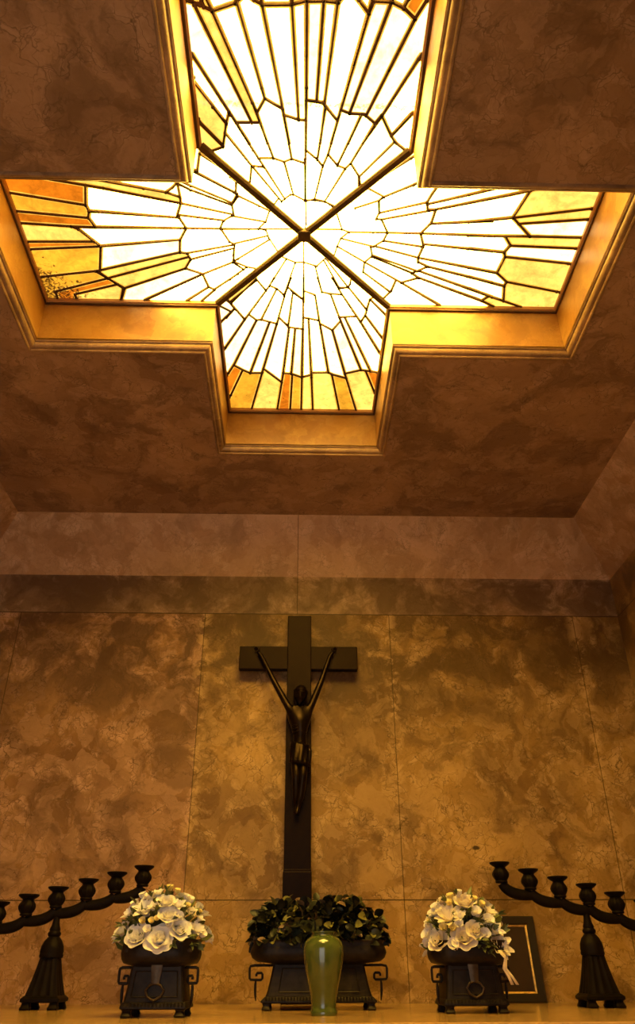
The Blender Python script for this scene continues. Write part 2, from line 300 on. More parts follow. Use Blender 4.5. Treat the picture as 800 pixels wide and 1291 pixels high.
# skylight reveal and moulding swept round the cross outline
def cross_outline(a, l):
    return [(CX+x, CY+y) for x, y in ((a, a), (l, a), (l, -a), (a, -a), (a, -l), (-a, -l), (-a, -a), (-l, -a), (-l, a), (-a, a), (-a, l), (a, l))]
def sweep(prof):
    bm = bmesh.new(); rings = [[(x, y, z) for x, y in cross_outline(SA+u, SL+u)] for u, z in prof]
    loft(bm, rings, True, False); return bm
bm = sweep([(0, HC+.022), (0, HG+.03), (.04, HG+.03), (.04, HC+.022), (0, HC+.022)])
struct('trim_5', bm, M_SHAFT)
prof = [(0, HC+.024), (.004, HC+.019), (.010, HC+.019)]
for k in range(1, 8):
    a = PI/2*k/7; prof.append((.010+.018*(1-math.cos(a)), HC+.019-.021*math.sin(a)))
prof += [(.032, HC-.002), (.032, HC-.008), (.036, HC-.011), (.042, HC-.010), (.045, HC-.006), (.047, HC+.002), (.047, HC+.03), (0, HC+.03)]
bm = sweep(prof + [prof[0]])
struct('trim_6', bm, M_MOULD, smooth=True, angle=25)

# ------------------------------------------------------------------ stained glass skylight
win = bpy.data.objects.new('window_1', None); COL.objects.link(win); win.location = (CX, CY, HG); win['kind'] = 'structure'
win['label'] = 'cross-shaped stained glass skylight in the ceiling'
def in_cross(x, y, e=1e-5): return (abs(x) < GA+e and abs(y) < GL+e) or (abs(y) < GA+e and abs(x) < GL+e)
def clip(x, y): return in_cross(x, y)
segs = []
for q in LEADS:
    pl = [Vector((q[i]/1000, q[i+1]/1000)) for i in range(0, len(q), 2)]
    segs.append(pl)
OUT = [Vector(p) for p in ((GA, GA), (GL, GA), (GL, -GA), (GA, -GA), (GA, -GL), (-GA, -GL), (-GA, -GA), (-GL, -GA), (-GL, GA), (-GA, GA), (-GA, GL), (GA, GL))]
walls = [(OUT[i], OUT[(i+1) % 12]) for i in range(12)] + [(Vector((-GA, -GA)), Vector((GA, GA))), (Vector((GA, -GA)), Vector((-GA, GA)))]
def hit(o, d, a, b):
    e = b-a; k = d.x*e.y-d.y*e.x
    if abs(k) < 1e-9: return None
    w_ = a-o; t1 = (w_.x*e.y-w_.y*e.x)/k; u1 = (w_.x*d.y-w_.y*d.x)/k
    return t1 if -1e-6 <= u1 <= 1+1e-6 else None
def nearest(p, a, b):
    e = b-a; u1 = max(0, min(1, (p-a).dot(e)/max(1e-9, e.length_squared))); return a+e*u1
def snap_end(pl, others):
    """run the free end of a came on to (or back to) the came or rim it meets"""
    p, q = pl[-1], pl[-2]; d = (p-q).normalized()
    if not in_cross(p.x, p.y, .02): return
    far = .6 if (p.y < -.20 and abs(p.x) > GA-.05) else .045
    ts = [t1 for a, b in others for t1 in [hit(p, d, a, b)] if t1 is not None and -.016 < t1 < far]
    if ts:
        t1 = min(ts, key=abs); pl[-1] = p+d*t1; return
    c = [nearest(p, a, b) for a, b in others]
    c = min(c, key=lambda v: (v-p).length)
    if (c-p).length < .045: pl.append(c)
    elif (c-p).length < .12: print('loose end', p, (c-p).length)
for k in range(len(segs)):
    for _ in (0, 1):
        pl = segs[k]; others = list(walls)
        for m, o_ in enumerate(segs):
            if m != k: others += list(zip(o_, o_[1:]))
        others += [(a, b) for a, b in zip(pl[:-2], pl[1:-1])][:-1]
        snap_end(pl, others); pl.reverse()
pv, pe = [], []
def add_chain(ch):
    b = len(pv); pv.extend(ch); pe.extend((b+i, b+i+1) for i in range(len(ch)-1))
add_chain(OUT+[OUT[0].copy()])
add_chain([Vector((-GA, -GA)), Vector((GA, GA))]); add_chain([Vector((GA, -GA)), Vector((-GA, GA))])
for pl in segs:
    e = [p.copy() for p in pl]
    e[0] += (e[0]-e[1]).normalized()*.003; e[-1] += (e[-1]-e[-2]).normalized()*.003
    add_chain(e)
cvs, ces, cfs, ov, oe, of = delaunay_2d_cdt(pv, pe, [], 0, 1e-5)
cons = {tuple(sorted(e)) for e, o in zip(ces, oe) if o}
tri = []
for f in cfs:
    c = sum((cvs[i] for i in f), Vector((0, 0)))/len(f)
    if in_cross(c.x, c.y, -1e-6): tri.append((tuple(f), c))
emap = {}
for k, (f, c) in enumerate(tri):
    for i in range(len(f)): emap.setdefault(tuple(sorted((f[i], f[(i+1) % len(f)]))), []).append(k)
comp = [-1]*len(tri); nc = 0
for k in range(len(tri)):
    if comp[k] >= 0: continue
    st = [k]; comp[k] = nc
    while st:
        a = st.pop(); f = tri[a][0]
        for i in range(len(f)):
            e = tuple(sorted((f[i], f[(i+1) % len(f)])))
            if e in cons: continue
            for b in emap[e]:
                if comp[b] < 0: comp[b] = nc; st.append(b)
    nc += 1
def tri_has(f, x, y):
    P = [cvs[i] for i in f]; s = [(P[(i+1) % 3].x-P[i].x)*(y-P[i].y)-(P[(i+1) % 3].y-P[i].y)*(x-P[i].x) for i in range(3)]
    return all(v >= -1e-9 for v in s) or all(v <= 1e-9 for v in s)
KIND = {'o': (.95, .23, .008), 'a': (1.25, .52, .03), 'y': (1.9, 1.02, .17), 'c': (4.6, 3.1, 1.10)}
pane_col = {}
for x, y, k in SEEDS:
    x, y = x/1000, y/1000
    for t_, (f, c) in enumerate(tri):
        if tri_has(f, x, y): pane_col.setdefault(comp[t_], KIND[k]); break
rp = random.Random(3)
WHITE = GLASS_L
for k in range(nc):
    if k not in pane_col:
        v = rp.uniform(.85, 1.15); pane_col[k] = tuple(c*v for c in WHITE)
    else:
        v = rp.uniform(.9, 1.1); pane_col[k] = tuple(c*v for c in pane_col[k])
# backlit opalescent glass: streaks and soot are in the glass itself
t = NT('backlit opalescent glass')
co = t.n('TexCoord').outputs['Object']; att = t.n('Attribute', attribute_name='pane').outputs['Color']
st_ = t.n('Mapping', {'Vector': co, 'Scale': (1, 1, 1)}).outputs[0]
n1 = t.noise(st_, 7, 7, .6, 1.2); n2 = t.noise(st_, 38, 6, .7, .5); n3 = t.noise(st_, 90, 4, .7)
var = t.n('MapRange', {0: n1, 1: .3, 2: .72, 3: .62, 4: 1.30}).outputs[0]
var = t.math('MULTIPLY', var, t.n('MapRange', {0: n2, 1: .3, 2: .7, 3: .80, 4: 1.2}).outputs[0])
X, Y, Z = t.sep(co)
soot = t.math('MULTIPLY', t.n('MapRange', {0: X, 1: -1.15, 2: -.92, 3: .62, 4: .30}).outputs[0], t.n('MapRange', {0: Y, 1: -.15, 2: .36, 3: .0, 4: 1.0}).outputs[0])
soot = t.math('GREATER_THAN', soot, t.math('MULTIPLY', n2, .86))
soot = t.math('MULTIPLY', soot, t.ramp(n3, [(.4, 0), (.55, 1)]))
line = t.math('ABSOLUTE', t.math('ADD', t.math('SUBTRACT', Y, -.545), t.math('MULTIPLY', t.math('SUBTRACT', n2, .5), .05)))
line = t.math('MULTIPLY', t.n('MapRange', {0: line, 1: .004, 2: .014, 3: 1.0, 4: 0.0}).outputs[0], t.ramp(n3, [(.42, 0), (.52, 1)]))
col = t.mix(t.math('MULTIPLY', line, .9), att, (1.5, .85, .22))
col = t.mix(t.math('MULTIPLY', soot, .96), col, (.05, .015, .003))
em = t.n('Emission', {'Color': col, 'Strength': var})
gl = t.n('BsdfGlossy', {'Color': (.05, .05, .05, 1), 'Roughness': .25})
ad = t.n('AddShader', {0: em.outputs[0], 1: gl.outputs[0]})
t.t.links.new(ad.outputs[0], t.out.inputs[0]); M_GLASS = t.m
def inside_pts(a, b):
    """the part of a-b that lies over the glass"""
    n = 40; ts = [i/n for i in range(n+1) if in_cross(*(a+(b-a)*(i/n)), .004)]
    return (a+(b-a)*ts[0], a+(b-a)*ts[-1]) if len(ts) > 1 else None
def sector(c): return (0 if c.x > 0 else 1) if abs(c.x) > abs(c.y) else (2 if c.y > 0 else 3)
GT = .004
for s in range(4):
    bm = bmesh.new(); lay = bm.loops.layers.float_color.new('pane'); vm = {}
    def gv(i, z):
        if (i, z) not in vm: vm[i, z] = bm.verts.new((cvs[i].x, cvs[i].y, z))
        return vm[i, z]
    idx = [k for k in range(len(tri)) if sector(tri[k][1]) == s]
    edge_n = {}
    for k in idx:
        f = tri[k][0]
        for z in (0, GT):
            fc = bm.faces.new([gv(i, z) for i in (f if z else f[::-1])])
            for l in fc.loops: l[lay] = (*pane_col[comp[k]], 1)
        for i in range(3):
            e = (f[i], f[(i+1) % 3]); edge_n.setdefault(tuple(sorted(e)), []).append((e, k))
    for e, l in edge_n.items():
        if len(l) == 1:
            (a, b), k = l[0]
            fc = bm.faces.new((gv(a, 0), gv(b, 0), gv(b, GT), gv(a, GT)))
            for lp in fc.loops: lp[lay] = (*pane_col[comp[k]], 1)
    for pl in segs:                                # glare halo along the cames, put in as glowing amber strips
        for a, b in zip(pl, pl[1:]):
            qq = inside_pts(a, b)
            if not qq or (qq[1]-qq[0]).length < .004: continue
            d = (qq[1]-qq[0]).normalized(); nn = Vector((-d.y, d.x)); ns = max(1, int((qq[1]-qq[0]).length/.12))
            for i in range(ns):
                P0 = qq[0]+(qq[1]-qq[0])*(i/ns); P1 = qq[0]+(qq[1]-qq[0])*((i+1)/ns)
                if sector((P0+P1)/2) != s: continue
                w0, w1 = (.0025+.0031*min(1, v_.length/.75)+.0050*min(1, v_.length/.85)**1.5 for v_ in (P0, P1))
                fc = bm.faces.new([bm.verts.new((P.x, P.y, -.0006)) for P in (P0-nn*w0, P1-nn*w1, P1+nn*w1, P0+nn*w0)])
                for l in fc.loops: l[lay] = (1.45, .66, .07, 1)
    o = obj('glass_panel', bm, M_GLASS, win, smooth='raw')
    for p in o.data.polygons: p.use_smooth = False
# lead cames
bms = [bmesh.new() for _ in range(4)]
def strip(bm, a, b, w, z0, z1):
    d = (b-a)
    if d.length < 1e-4: return
    d.normalize(); n = Vector((-d.y, d.x))
    aa, bb = a-d*w*.4, b+d*w*.4
    pr = [(-.5, (z0*.35+z1*.65)), (-.28, z0), (.28, z0), (.5, (z0*.35+z1*.65)), (.5, z1), (-.5, z1)]
    loft(bm, [[(p.x+n.x*w*u, p.y+n.y*w*u, z) for u, z in pr] for p in (aa, bb)])
for pl in segs:
    for a, b in zip(pl, pl[1:]):
        q = inside_pts(a, b)
        if not q: continue
        nsub = max(1, int((q[1]-q[0]).length/.15))
        for i in range(nsub):
            aa = q[0]+(q[1]-q[0])*(i/nsub); bb = q[0]+(q[1]-q[0])*((i+1)/nsub); m_ = (aa+bb)/2
            w = .0050+.0062*min(1, m_.length/.75)  # thinner near the centre: glare of the bright glass built into the width
            strip(bms[sector(m_)], aa, bb, w, -.006, .0)
for pl in segs:                                     # solder joints
    for p in pl:
        if in_cross(p.x, p.y):
            r = .0042+.0030*min(1, p.length/.7)
            lathe(bms[sector(p)], [(r*.5, -.0085), (r, -.006), (r, 0)], 8, (p.x, p.y, 0))
for b_ in bms: obj('lead_came', b_, M_LEAD, win)
bm = bmesh.new()                                    # rim round the glass
bml = []
for u, z in ((-.002, 0), (-.002, -.016), (.004, -.020), (.014, -.020), (.014, .02), (-.002, .02), (-.002, 0)):
    bml.append([(x-CX, y-CY, z) for x, y in cross_outline(GA+u, GL+u)])
loft(bm, bml, True, False); obj('rim', bm, M_RIM, win)
bm = bmesh.new()
loft(bm, [[(x-CX, y-CY, z) for x, y in cross_outline(GA+u, GL+u)] for u, z in ((.004, -.020), (.004, -.027), (.014, -.027), (.014, -.020), (.004, -.020))], True, False); obj('rim_shadow', bm, M_LEAD, win)  # dark strip painting in the shadow gap under the rim
for sgn in (1, -1):
    bm = bmesh.new(); L_ = GA+.004
    pr = [(-.017, -.004), (-.017, -.012), (-.010, -.020), (.010, -.020), (.017, -.012), (.017, -.004)]
    a, b = Vector((-L_, -L_*sgn)), Vector((L_, L_*sgn)); d = (b-a).normalized(); n = Vector((-d.y, d.x))
    loft(bm, [[(p.x+n.x*u, p.y+n.y*u, z) for u, z in pr] for p in (a, b)])
    obj('cross_bar', bm, M_BAR, win)
bm = bmesh.new(); box(bm, -.028, .028, -.028, .028, -.024, -.004, .006)
for v in bm.verts: v.co = Matrix.Rotation(PI/4, 3, 'Z') @ v.co if False else v.co
obj('bar_joint', bm, M_BAR, win)

# ------------------------------------------------------------------ altar table
TY = 2.655
alt = thing('altar', 'long honey-coloured polished marble altar table along the back wall', 'altar table', (0, (TY+WY)/2, FZ))
TH = TZ-FZ
bm = bmesh.new(); box(bm, -WX+.004, WX-.004, TY-3.4275, WY-3.4275-.002, TH-.085, TH, .006); obj('tabletop', bm, M_TABLE, alt)
bm = bmesh.new(); box(bm, -WX+.10, WX-.10, TY-3.4275+.10, WY-3.4275-.01, 0, TH-.085); obj('base', bm, M_SIDE, alt)
bm = bmesh.new(); box(bm, -WX+.06, WX-.06, TY-3.4275+.06, TY-3.4275+.12, .0, .10, .008); obj('plinth', bm, M_TABLE, alt)

# ------------------------------------------------------------------ crucifix
XF = 4.10                                           # front of the upright
cz0 = TZ
cr = thing('crucifix', 'tall dark bronze crucifix with hanging figure standing against the altar wall', 'crucifix', (.0145, XF, TZ))
def rel(x, y, Y=XF): return at(x, y, Y)-Vector((.0145, XF, TZ))
zb, zt_ = rel(375, 1097).z, rel(376, 776).z
bm = bmesh.new(); box(bm, -.067, .067, .0, .055, zb-.01, zt_, .004); obj('upright', bm, M_CROSS, cr)
c0, c1 = rel(302, 813.5), rel(451, 843.5)
bm = bmesh.new(); box(bm, c0.x, c1.x, .010, .052, c1.z, c0.z, .004); obj('crossbeam', bm, M_CROSS, cr)
bm = bmesh.new(); box(bm, -.070, .070, -.012, .075, 0, zb-.006, .004); box(bm, -.068, .068, -.006, .070, zb-.012, zb+.004, .003); obj('pedestal', bm, M_CROSS, cr)
# figure: one skinned body, arms raised in a V
def skin(name, nodes, edges, root, sub=2, girth=1.38):
    me = bpy.data.meshes.new(name); me.from_pydata([n[0] for n in nodes], edges, [])
    o = bpy.data.objects.new(name, me); COL.objects.link(o)
    m = o.modifiers.new('skin', 'SKIN'); m.use_smooth_shade = True
    o.modifiers.new('sub', 'SUBSURF').levels = sub
    for i, n in enumerate(nodes):
        sv = me.skin_vertices[0].data[i]; r = n[1]
        sv.radius = tuple(v*girth for v in r) if isinstance(r, tuple) else (r*girth, r*girth); sv.use_root = (i == root)
    dg = bpy.context.evaluated_depsgraph_get(); ev = o.evaluated_get(dg)
    bm = bmesh.new(); bm.from_mesh(ev.to_mesh()); ev.to_mesh_clear()
    bpy.data.objects.remove(o); bpy.data.meshes.remove(me)
    return bm
hL, hR = rel(325, 822, XF-.005), rel(420, 822, XF-.005)
ctr = rel(377, 940, XF-.05).x
pz = rel(377, 945, XF-.05).z; hz_ = rel(378, 876, XF-.06).z; shz = rel(377, 896, XF-.05).z; fz = rel(372, 1024, XF-.03).z; kz = rel(377, 980, XF-.06).z
sw = .052
nodes = [((ctr+.004, -.040, pz), (.034, .026)),             # 0 pelvis
         ((ctr+.002, -.042, pz+.055), (.027, .021)),        # 1 waist
         ((ctr, -.046, pz+.115), (.036, .027)),             # 2 ribs
         ((ctr, -.046, shz-.012), (.036, .025)),            # 3 upper chest
         ((ctr, -.050, shz+.020), (.013, .014)),            # 4 neck
         ((ctr+.003, -.058, shz+.042), (.013, .014)),       # 5 skull base
         ((ctr-sw, -.042, shz+.006), (.017, .016)),         # 6 shoulder L
         ((ctr+sw, -.042, shz+.006), (.017, .016)),         # 7 shoulder R
         ((ctr-sw+(hL.x-ctr+sw)*.47, -.034, shz+(hL.z-shz)*.47), .0125),   # 8 elbow
         ((ctr+sw+(hR.x-ctr-sw)*.47, -.034, shz+(hR.z-shz)*.47), .0125),   # 9
         ((hL.x+.020, -.014, hL.z-.026), .0085),            # 10 wrist
         ((hR.x-.020, -.014, hR.z-.026), .0085),            # 11
         ((hL.x, -.008, hL.z), (.011, .007)),               # 12 palm
         ((hR.x, -.008, hR.z), (.011, .007)),               # 13
         ((ctr-.018, -.040, pz-.03), (.023, .022)),         # 14 hip L
         ((ctr+.024, -.040, pz-.03), (.023, .022)),         # 15 hip R
         ((ctr-.014, -.066, kz), (.0165, .017)),            # 16 knee
         ((ctr+.020, -.066, kz), (.0165, .017)),            # 17
         ((ctr-.014, -.040, (kz+fz)/2-.01), (.0145, .0145)),# 18 calf
         ((ctr+.008, -.042, (kz+fz)/2-.01), (.0145, .0145)),# 19
         ((ctr-.013, -.020, fz+.030), (.009, .009)),        # 20 ankle
         ((ctr-.003, -.030, fz+.026), (.009, .009)),        # 21
         ((ctr-.018, -.026, fz-.010), (.011, .008)),        # 22 toes
         ((ctr-.012, -.042, fz-.016), (.011, .008))]        # 23
edges = [(0, 1), (1, 2), (2, 3), (3, 4), (4, 5), (3, 6), (3, 7), (6, 8), (7, 9), (8, 10), (9, 11), (10, 12), (11, 13), (0, 14), (0, 15), (14, 16), (15, 17), (16, 18), (17, 19), (18, 20), (19, 21), (20, 22), (21, 23)]
bm = skin('figure', nodes, edges, 0)
for h, s in ((hL, -1), (hR, 1)):                     # fingers, slightly curled, and a thumb
    dirv = Vector((s*.55, 0, .83)); side = Vector((.83, 0, -s*.55))
    for k in range(4):
        b = h+dirv*.010+side*((k-1.5)*.0050); l = (.018, .021, .020, .015)[k]
        tube(bm, [b+Vector((0, -.006, 0)), b+dirv*l*.5+Vector((0, -.010, 0)), b+dirv*l*.85+Vector((0, -.017, 0)), b+dirv*l*.8+Vector((0, -.022, 0))], [.0030, .0028, .0025, .0018], 6)
    b = h-side*s*.008
    tube(bm, [b+Vector((0, -.006, 0)), b-side*s*.008+dirv*.006+Vector((0, -.012, 0)), b-side*s*.010+dirv*.014+Vector((0, -.016, 0))], [.0034, .0030, .0020], 6)
# head bowed forward: skull, brow, nose, cheeks, beard in one surface
HCn = Vector((ctr+.004, -.066, hz_-.002)); HM = Matrix.Rotation(math.radians(18), 3, 'X') @ Matrix.Rotation(math.radians(6), 3, 'Y')
rg = bmesh.ops.create_uvsphere(bm, u_segments=28, v_segments=22, radius=1)
def g(a, c, w): return math.exp(-((a-c)/w)**2)
for v in rg['verts']:
    x, y, z = v.co
    p = Vector((x*.033, y*.038, z*.050))
    if z < 0: p.x *= 1-.32*z*z; p.y *= 1-.08*z*z
    if y < 0:
        p.y -= .014*g(x, 0, .17)*g(z, -.12, .20)            # nose
        p.y -= .005*g(z, .22, .10)*g(abs(x), .34, .30)     # brow
        p.y += .008*g(abs(x), .36, .17)*g(z, .04, .11)     # eye hollows
        p.y -= .0022*g(abs(x), .36, .10)*g(z, .02, .06)     # lids
        p.y -= .003*g(abs(x), .46, .16)*g(z, -.22, .16)     # cheekbones
        p.y -= .0035*g(x, 0, .22)*g(z, -.46, .05) ; p.y += .003*g(x, 0, .26)*g(z, -.54, .03)    # lips
        p.y -= .010*g(x, 0, .40)*g(z, -.85, .28)            # beard
        p.z -= .010*g(x, 0, .40)*g(z, -.92, .25)
    if abs(x) > .85: p.x *= 1+.16*g(z, -.02, .20)*g(y, .1, .25)   # ears
    v.co = HCn + HM @ p
fig = obj('figure', bm, M_FIGURE, cr, smooth=True); fig['label'] = 'bronze figure with raised arms'
# ribs and hair and cloth as sub-parts
bm = bmesh.new()
for k in range(5):
    z = pz+.085+k*.017
    for s in (-1, 1):
        w = .044-.003*abs(k-2)
        tube(bm, [(ctr+s*w*math.sin(a), -.045-.0355*math.cos(a), z-.010*math.sin(a)*(1 if k < 3 else .4)+.006) for a in [i*PI/2/6+.12 for i in range(6)]], [.0026, .0042, .0046, .0046, .004, .0026], 6)
obj('ribs', bm, M_FIGURE, fig, smooth=True)
bm = bmesh.new()
rg = bmesh.ops.create_uvsphere(bm, u_segments=28, v_segments=18, radius=1)
for v in list(rg['verts']):
    x, y, z = v.co
    wv = 1+.05*math.sin(math.atan2(y, x)*14+z*6)
    p = Vector((x*.0375*wv, y*.043*wv+.004, z*.053))
    if y < -.25 and z < .42: p = Vector((x*.030, y*.020+.01, z*.045))
    if z < -.2 and y > -.3: p.z -= .018; p.x *= .95
    v.co = HCn + HM @ p
obj('hair', bm, M_CROSS, fig, smooth=True)
bm = bmesh.new()
for ph in (0, 2.1, 4.2):
    tube(bm, [HCn + HM @ Vector((.037*math.cos(a), .042*math.sin(a)+.002, .021+.0028*math.sin(5*a+ph))) for a in [2*PI*i/40 for i in range(41)]], .0026, 5)
for i in range(16):
    a = 2*PI*i/16; b = HCn + HM @ Vector((.037*math.cos(a), .042*math.sin(a)+.002, .021)); e = HCn + HM @ Vector((.046*math.cos(a+.2), .052*math.sin(a+.2), .021+(.010 if i % 2 else -.004)))
    tube(bm, [b, e], [.0018, .0004], 5)
obj('thorn_crown', bm, M_FIGURE, fig)
bm = bmesh.new(); rings = []
for k in range(9):
    z = pz+.030-k*.0135; n = 36; q = k/8
    rings.append([(ctr+.003+(.050+.004*q)*math.cos(2*PI*i/n)*(1+.06*math.sin(i*2*PI/36*9+k*.4)), -.042-.010*q+(.040+.006*q)*math.sin(2*PI*i/n)*(1+.08*math.sin(i*2*PI/36*9+k*.4)), z-.010*math.cos(2*PI*i/n)) for i in range(n)])
loft(bm, rings, True, True)
tube(bm, [(ctr+.044, -.056, pz+.020), (ctr+.055, -.060, pz-.01), (ctr+.052, -.058, pz-.06), (ctr+.048, -.052, pz-.115)], [.009, .011, .010, .006], 8, .6)
obj('loincloth', bm, M_FIGURE, fig, smooth=True)
for h in (hL, hR):
    bm = bmesh.new(); lathe(bm, [(.001, 0), (.004, .001), (.0045, .004), (.002, .006)], 10)
    bmesh.ops.rotate(bm, verts=bm.verts, matrix=Matrix.Rotation(PI/2, 3, 'X')); bmesh.ops.translate(bm, verts=bm.verts, vec=(h.x, -.017, h.z))
    obj('nail', bm, M_CROSS, fig, smooth=True)

# ------------------------------------------------------------------ candelabra
def cup_bm():
    bm = bmesh.new()
    prof = [(.012, 0), (.020, .001), (.0225, .006), (.020, .010), (.0235, .016), (.0285, .026), (.0300, .036), (.0275, .046), (.0215, .056), (.0195, .061), (.021, .064), (.027, .068), (.0345, .0745), (.0365, .0775), (.0365, .0815), (.034, .0825), (.022, .082), (.016, .076), (.012, .070)]
    prof = [(a*1.17, b) for a, b in prof]
    def mod(r, z, a):
        return 1+.055*math.cos(a*9)*max(0, 1-abs(z-.034)/.026)
    lathe(bm, prof, 54, mod=mod); return bm
def candelabrum(name, label, sgn, cups, foot, Y, group):
    """cups: photo points of the middle of the cup tops, innermost (highest) first"""
    P = [at(x, y, Y) for x, y in cups]
    while len(P) < 7: P.append(P[-1]+(P[-1]-P[0])/(len(P)-1))
    fx, fzv = foot
    root = thing(name, label, 'candelabrum', (fx, Y, TZ), group)
    O = Vector((fx, Y, TZ)); P = [p-O for p in P]
    CH = .0825
    first = None
    cup0 = cup_bm(); cu = obj('candle_cup', cup0, M_CANDLE, root, smooth=True, angle=50); cu.location = P[0]-Vector((0, 0, CH))
    for p in P[1:]: copy_part(cu, root, p-Vector((0, 0, CH)))
    # stepped arm: a swoop down from under each cup to the next one
    bm = bmesh.new(); RD = .0205
    for i in range(7):
        a = P[i]-Vector((0, 0, CH-.002))
        if i < 6: b = P[i+1]-Vector((0, 0, CH+RD-.003))
        else: break
        st = a if i == 0 else a-Vector((0, 0, RD*.3))
        path = []
        for k in range(15):
            u = k/14; x = a.x+(b.x-a.x)*(u**1.25)
            e = (1-u)**2.6
            path.append((x, 0, b.z-.002+(st.z-b.z)*e))
        tube(bm, path, [RD*(.92+.16*math.sin(PI*k/14)) for k in range(15)], 14, .85)
    e = P[6]-Vector((0, 0, CH+RD-.003))
    tube(bm, [e, e+Vector((.004, 0, 0))*-sgn, e+Vector((.012, 0, .0))*-sgn], [RD, RD*.9, RD*.3], 12, .85)
    obj('arm', bm, M_CANDLE, root, smooth=True, angle=60)
    mid = P[3]; az = mid.z-CH-RD
    # base: plate, fluted pyramid, dome, knob, stem
    H1, H2, H3, H4 = .046, .185, .262, .305
    sc = (az)/.350
    H1, H2, H3, H4 = [h*sc for h in (H1, H2, H3, H4)]
    bm = bmesh.new()
    loft(bm, [rrect(.069, .069, .026*sc, .006), rrect(.077, .077, .030*sc, .007), rrect(.077, .077, .040*sc, .007), rrect(.071, .071, H1, .007), rrect(.066, .066, H1+.004, .007)])
    obj('base_plate', bm, M_CANDLE, root, smooth=True, angle=35)
    bm = bmesh.new(); rings = []
    for k in range(9):
        u = k/8; h = .064*(1-u)+.034*u; h *= 1-.04*math.sin(PI*u)
        rb = lambda t_: .005*(1-.3*u)*(math.exp(-((t_-0)/.16)**2)+.7*math.exp(-((abs(t_)-.55)/.12)**2))
        rings.append(sq_ring(h, h, H1+(H2-H1)*u, 24, ribs=rb))
    loft(bm, rings); obj('pyramid', bm, M_CANDLE, root, smooth=True, angle=40)
    bm = bmesh.new()
    pr = [(.030, H2-.004), (.046, H2), (.0485, H2+.008*sc), (.046, H2+.015*sc), (.0475, H2+.022*sc), (.045, H2+.042*sc), (.036, H2+.062*sc), (.023, H3), (.019, H3+.003)]
    lathe(bm, pr, 40, mod=lambda r, z, a: 1+.035*(abs(math.cos(a*4))-.5)); obj('dome', bm, M_CANDLE, root, smooth=True, angle=50)
    bm = bmesh.new()
    pr = [(.018, H3-.002), (.026, H3+.006), (.0275, H3+.014), (.021, H3+.022), (.0225, H3+.028), (.017, H4), (.0135, H4+.018), (.0125, az+.02)]
    lathe(bm, pr, 24); obj('stem', bm, M_CANDLE, root, smooth=True, angle=50)
    fm = None
    for sx in (-1, 1):
        for sy in (-1, 1):
            if fm is None:
                bm = bmesh.new(); rings = []
                for z, hx, oy in ((0, .019, .006), (.006, .021, .007), (.014, .018, .003), (.022, .016, 0), (.029*sc+.004, .018, 0)):
                    rings.append([(x*1, y, z_) for x, y, z_ in rrect(hx, hx*.9, z, .008, 4, (0, -oy))])
                loft(bm, rings); fm = obj('foot', bm, M_CANDLE, root, smooth=True, angle=50); fm.location = (sx*.054, sy*.054, 0)
            else: copy_part(fm, root, (sx*.054, sy*.054, 0), (0, 0, PI if sy > 0 else 0))
    return root
CR = [(629, 1087), (665, 1095.5), (702, 1105), (738, 1114), (774, 1124.5)]
CL = [(182, 1091.5), (148, 1099.5), (112, 1108), (74, 1118), (37, 1127.5)]
gC = 'seven-cup candelabra on the altar'
candelabrum('candelabrum', 'dark bronze candelabrum at the left end of the altar, arm stepping down to the left', -1, CL, (-.993, 0), 3.66, gC)
candelabrum('candelabrum', 'dark bronze candelabrum at the right end of the altar, arm stepping down to the right', 1, CR, (1.229, 0), 3.60, gC)

